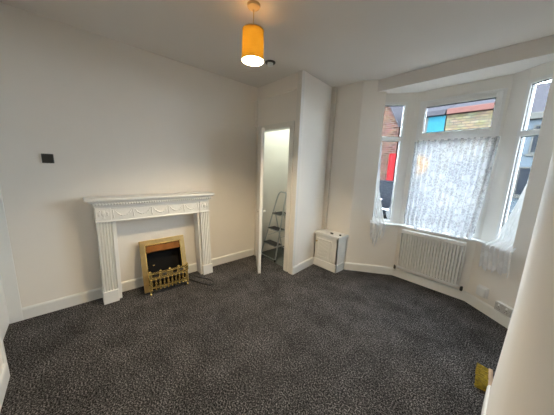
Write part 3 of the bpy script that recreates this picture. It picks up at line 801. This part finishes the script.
# gabled red brick house to the left
gb = thing('gabled_house', 'tall red brick gabled house with a red door across the street at left', 'house', (-9.1, HYF + .3, GZ))
t = MB(); prof = [(-2.9, 0), (2.92, 0), (2.92, 4.8), (2.05, 6.47), (.2, 9.9), (-2.9, 4.9)]
t.sweep(prof, lambda a, b, q: (a, 7.0 if q else 0, b)); t.build('wall', 'brick_red', gb)
t = MB(); t.sweep([(3.0, 4.70), (2.93, 4.70), (.2, 9.92), (.2, 10.1)], lambda a, b, q: (a, 7.1 if q else -.12, b)); t.build('roof', 'slate', gb)
t = MB(); frame_rect(t, 2.55, 2.98, .6, 3.0, .06, -.10, .02, .01); w = t.build('door_frame', 'redpaint', gb)
t = MB(); t.box(2.58, 2.94, -.06, -.01, .64, 2.95, .01); t.box(2.65, 2.87, -.08, -.04, .9, 1.6, .01); t.box(2.65, 2.87, -.08, -.04, 1.8, 2.7, .01); t.build('front_door', 'redpaint', w)
t = MB(); t.box(2.4, 3.1, -.5, 0, 0, .3); t.box(2.4, 3.1, -.25, 0, .3, .6); t.build('door_step', 'flag', gb)
t = MB(); frame_rect(t, -.6, .7, 1.0, 2.6, .08, -.04, .03, .01); w = t.build('window', 'cream', gb); MB().box(-.53, .63, -.01, .01, 1.08, 2.52).build('pane', 'darkglass', w)
# far pale house seen in the gap
fh = thing('distant_house', 'distant pale house with hipped slate roof seen past the red gable', 'house', (-10.3, 27, GZ))
MB().box(-1.2, 1.2, 0, 3, 0, 6.2).build('wall', 'cream', fh)
t = bmesh.new(); vs = [t.verts.new(p) for p in ((-1.4, -.2, 6.2), (1.4, -.2, 6.2), (1.4, 3.2, 6.2), (-1.4, 3.2, 6.2), (0, 1.2, 7.9), (0, 1.8, 7.9))]
for f in ((0, 1, 4), (1, 2, 5, 4), (2, 3, 5), (3, 0, 4, 5), (3, 2, 1, 0)): t.faces.new([vs[i] for i in f])
MB().add(t).build('roof', 'slate', fh)
for z in (1.2, 4.0):
    t = MB(); frame_rect(t, -.1, .9, z, z + 1.4, .08, -.04, .03, .01); w = t.build('window', 'cream', fh); MB().box(-.03, .83, -.01, .01, z + .07, z + 1.33).build('pane', 'darkglass', w)
# parked car
ca = thing('parked_car', 'dark hatchback car parked in the street beyond the left bay window', 'car', (-4.35, 9.6, GZ - .08))
def car_half(zs, yw): pass
sec = [(-1.95, .35, .62, .70), (-1.9, .28, .80, .80), (-1.2, .22, .95, .84), (-.2, .22, .98, .85), (.9, .22, 1.0, .85), (1.7, .25, .95, .82), (1.95, .32, .85, .74)]
t = bmesh.new(); rings = []
for x, zl, zh, hw_ in sec:
    ring = [(-hw_ * .92, zl), (-hw_, zl + .2), (-hw_, zh - .15), (-hw_ * .9, zh), (hw_ * .9, zh), (hw_, zh - .15), (hw_, zl + .2), (hw_ * .92, zl)]
    rings.append([t.verts.new((x, y, z)) for y, z in ring])
for a, b in zip(rings, rings[1:]):
    for k in range(8): t.faces.new((a[k], a[(k + 1) % 8], b[(k + 1) % 8], b[k]))
t.faces.new(rings[0][::-1]); t.faces.new(rings[-1]); bmesh.ops.recalc_face_normals(t, faces=t.faces[:])
m_ = MB(); m_.add(t); m_.smooth = True; m_.build('body', 'carpaint', ca)
t = bmesh.new(); rings = []
for x, zh, hw_ in ((-1.15, .96, .76), (-.45, 1.40, .62), (.3, 1.46, .63), (1.2, 1.40, .60), (1.75, .98, .72)):
    rings.append([t.verts.new((x, y, z)) for y, z in ((-hw_ - .02, .93), (-hw_, zh), (hw_, zh), (hw_ + .02, .93))])
for a, b in zip(rings, rings[1:]):
    for k in range(3): t.faces.new((a[k], a[k + 1], b[k + 1], b[k]))
t.faces.new(rings[0]); t.faces.new(rings[-1]); bmesh.ops.recalc_face_normals(t, faces=t.faces[:])
MB().add(t).build('cabin_glass', 'darkglass', ca)
MB().box(-.45, 1.2, -.60, .60, 1.42, 1.475, .02).build('roof_panel', 'carpaint', ca)
for x in (-1.25, 1.25):
    for s in (-1, 1):
        t = MB(); t.lathe([(.20, -.10), (.30, -.09), (.31, 0), (.30, .09), (.20, .10)], 24, (x, s * .76, .31), Matrix.Rotation(R(90), 4, 'X')); w = t.build('wheel', 'tyre', ca)
        t = MB(); t.lathe([(.03, 0), (.18, .01), (.20, .02)], 20, (x, s * .865, .31), Matrix.Rotation(R(90 * s), 4, 'X')); t.build('hub_cap', 'alu', w)
for s in (-1, 1):
    MB().box(-1.3, 1.3, s * .835 - .02, s * .835 + .02, .40, .47, .01).build('side_trim', 'alu', ca)
    MB().box(.55, .75, s * .84 - .02, s * .84 + .02, .78, .82, .008).build('door_handle', 'alu', ca)
    MB().box(-1.94, -1.86, s * .55 - .14, s * .55 + .14, .62, .74, .02).build('headlamp', 'plastic', ca)
# ------------------------------------------------------------------ light
w = bpy.data.worlds.new('overcast_sky'); SC.world = w; w.use_nodes = True
nt = w.node_tree; bg = nt.nodes['Background']
tc = nt.nodes.new('ShaderNodeTexCoord'); sp = nt.nodes.new('ShaderNodeSeparateXYZ'); rp = nt.nodes.new('ShaderNodeValToRGB')
nt.links.new(tc.outputs['Generated'], sp.inputs[0]); nt.links.new(sp.outputs['Z'], rp.inputs['Fac'])
rp.color_ramp.elements[0].color = (.80, .90, 1, 1); rp.color_ramp.elements[1].color = (.76, .88, 1, 1); rp.color_ramp.elements[1].position = .8
nt.links.new(rp.outputs['Color'], bg.inputs['Color']); bg.inputs['Strength'].default_value = SKY
def portal(P, Q, z0, z1):
    P, Q = Vector(P), Vector(Q); l = bpy.data.lights.new('window_portal', 'AREA'); l.shape = 'RECTANGLE'
    l.size = (Q - P).length; l.size_y = z1 - z0; l.cycles.is_portal = True
    o = bpy.data.objects.new('window_portal', l); COL.objects.link(o)
    d = (Q - P).normalized(); n = Vector((-d.y, d.x, 0))          # outward
    c_ = (P + Q) / 2 + n.xy * .15
    # light -Z must point inwards (= -n)
    o.matrix_world = Matrix(((d.x, 0, n.x, c_.x), (d.y, 0, n.y, c_.y), (0, 1, 0, (z0 + z1) / 2), (0, 0, 0, 1)))
portal(along(aw, sl, .18), bw, .75, 2.45); portal(bw, cw, .75, 2.45); portal(cw, along(dw, -sr, .18), .75, 2.45)
l = bpy.data.lights.new('cupboard_lamp', 'POINT'); l.energy = CLOSET_W; l.color = (.82, 1, .97); l.shadow_soft_size = .12
o = bpy.data.objects.new('cupboard_lamp', l); COL.objects.link(o); o.location = (-2.40, 2.70, 2.50)

SC.view_settings.view_transform = 'Standard'; SC.view_settings.look = 'None'; SC.view_settings.exposure = 1.22
SC.cycles.max_bounces = 10; SC.cycles.diffuse_bounces = 6; SC.cycles.transparent_max_bounces = 12; SC.cycles.sample_clamp_indirect = 6
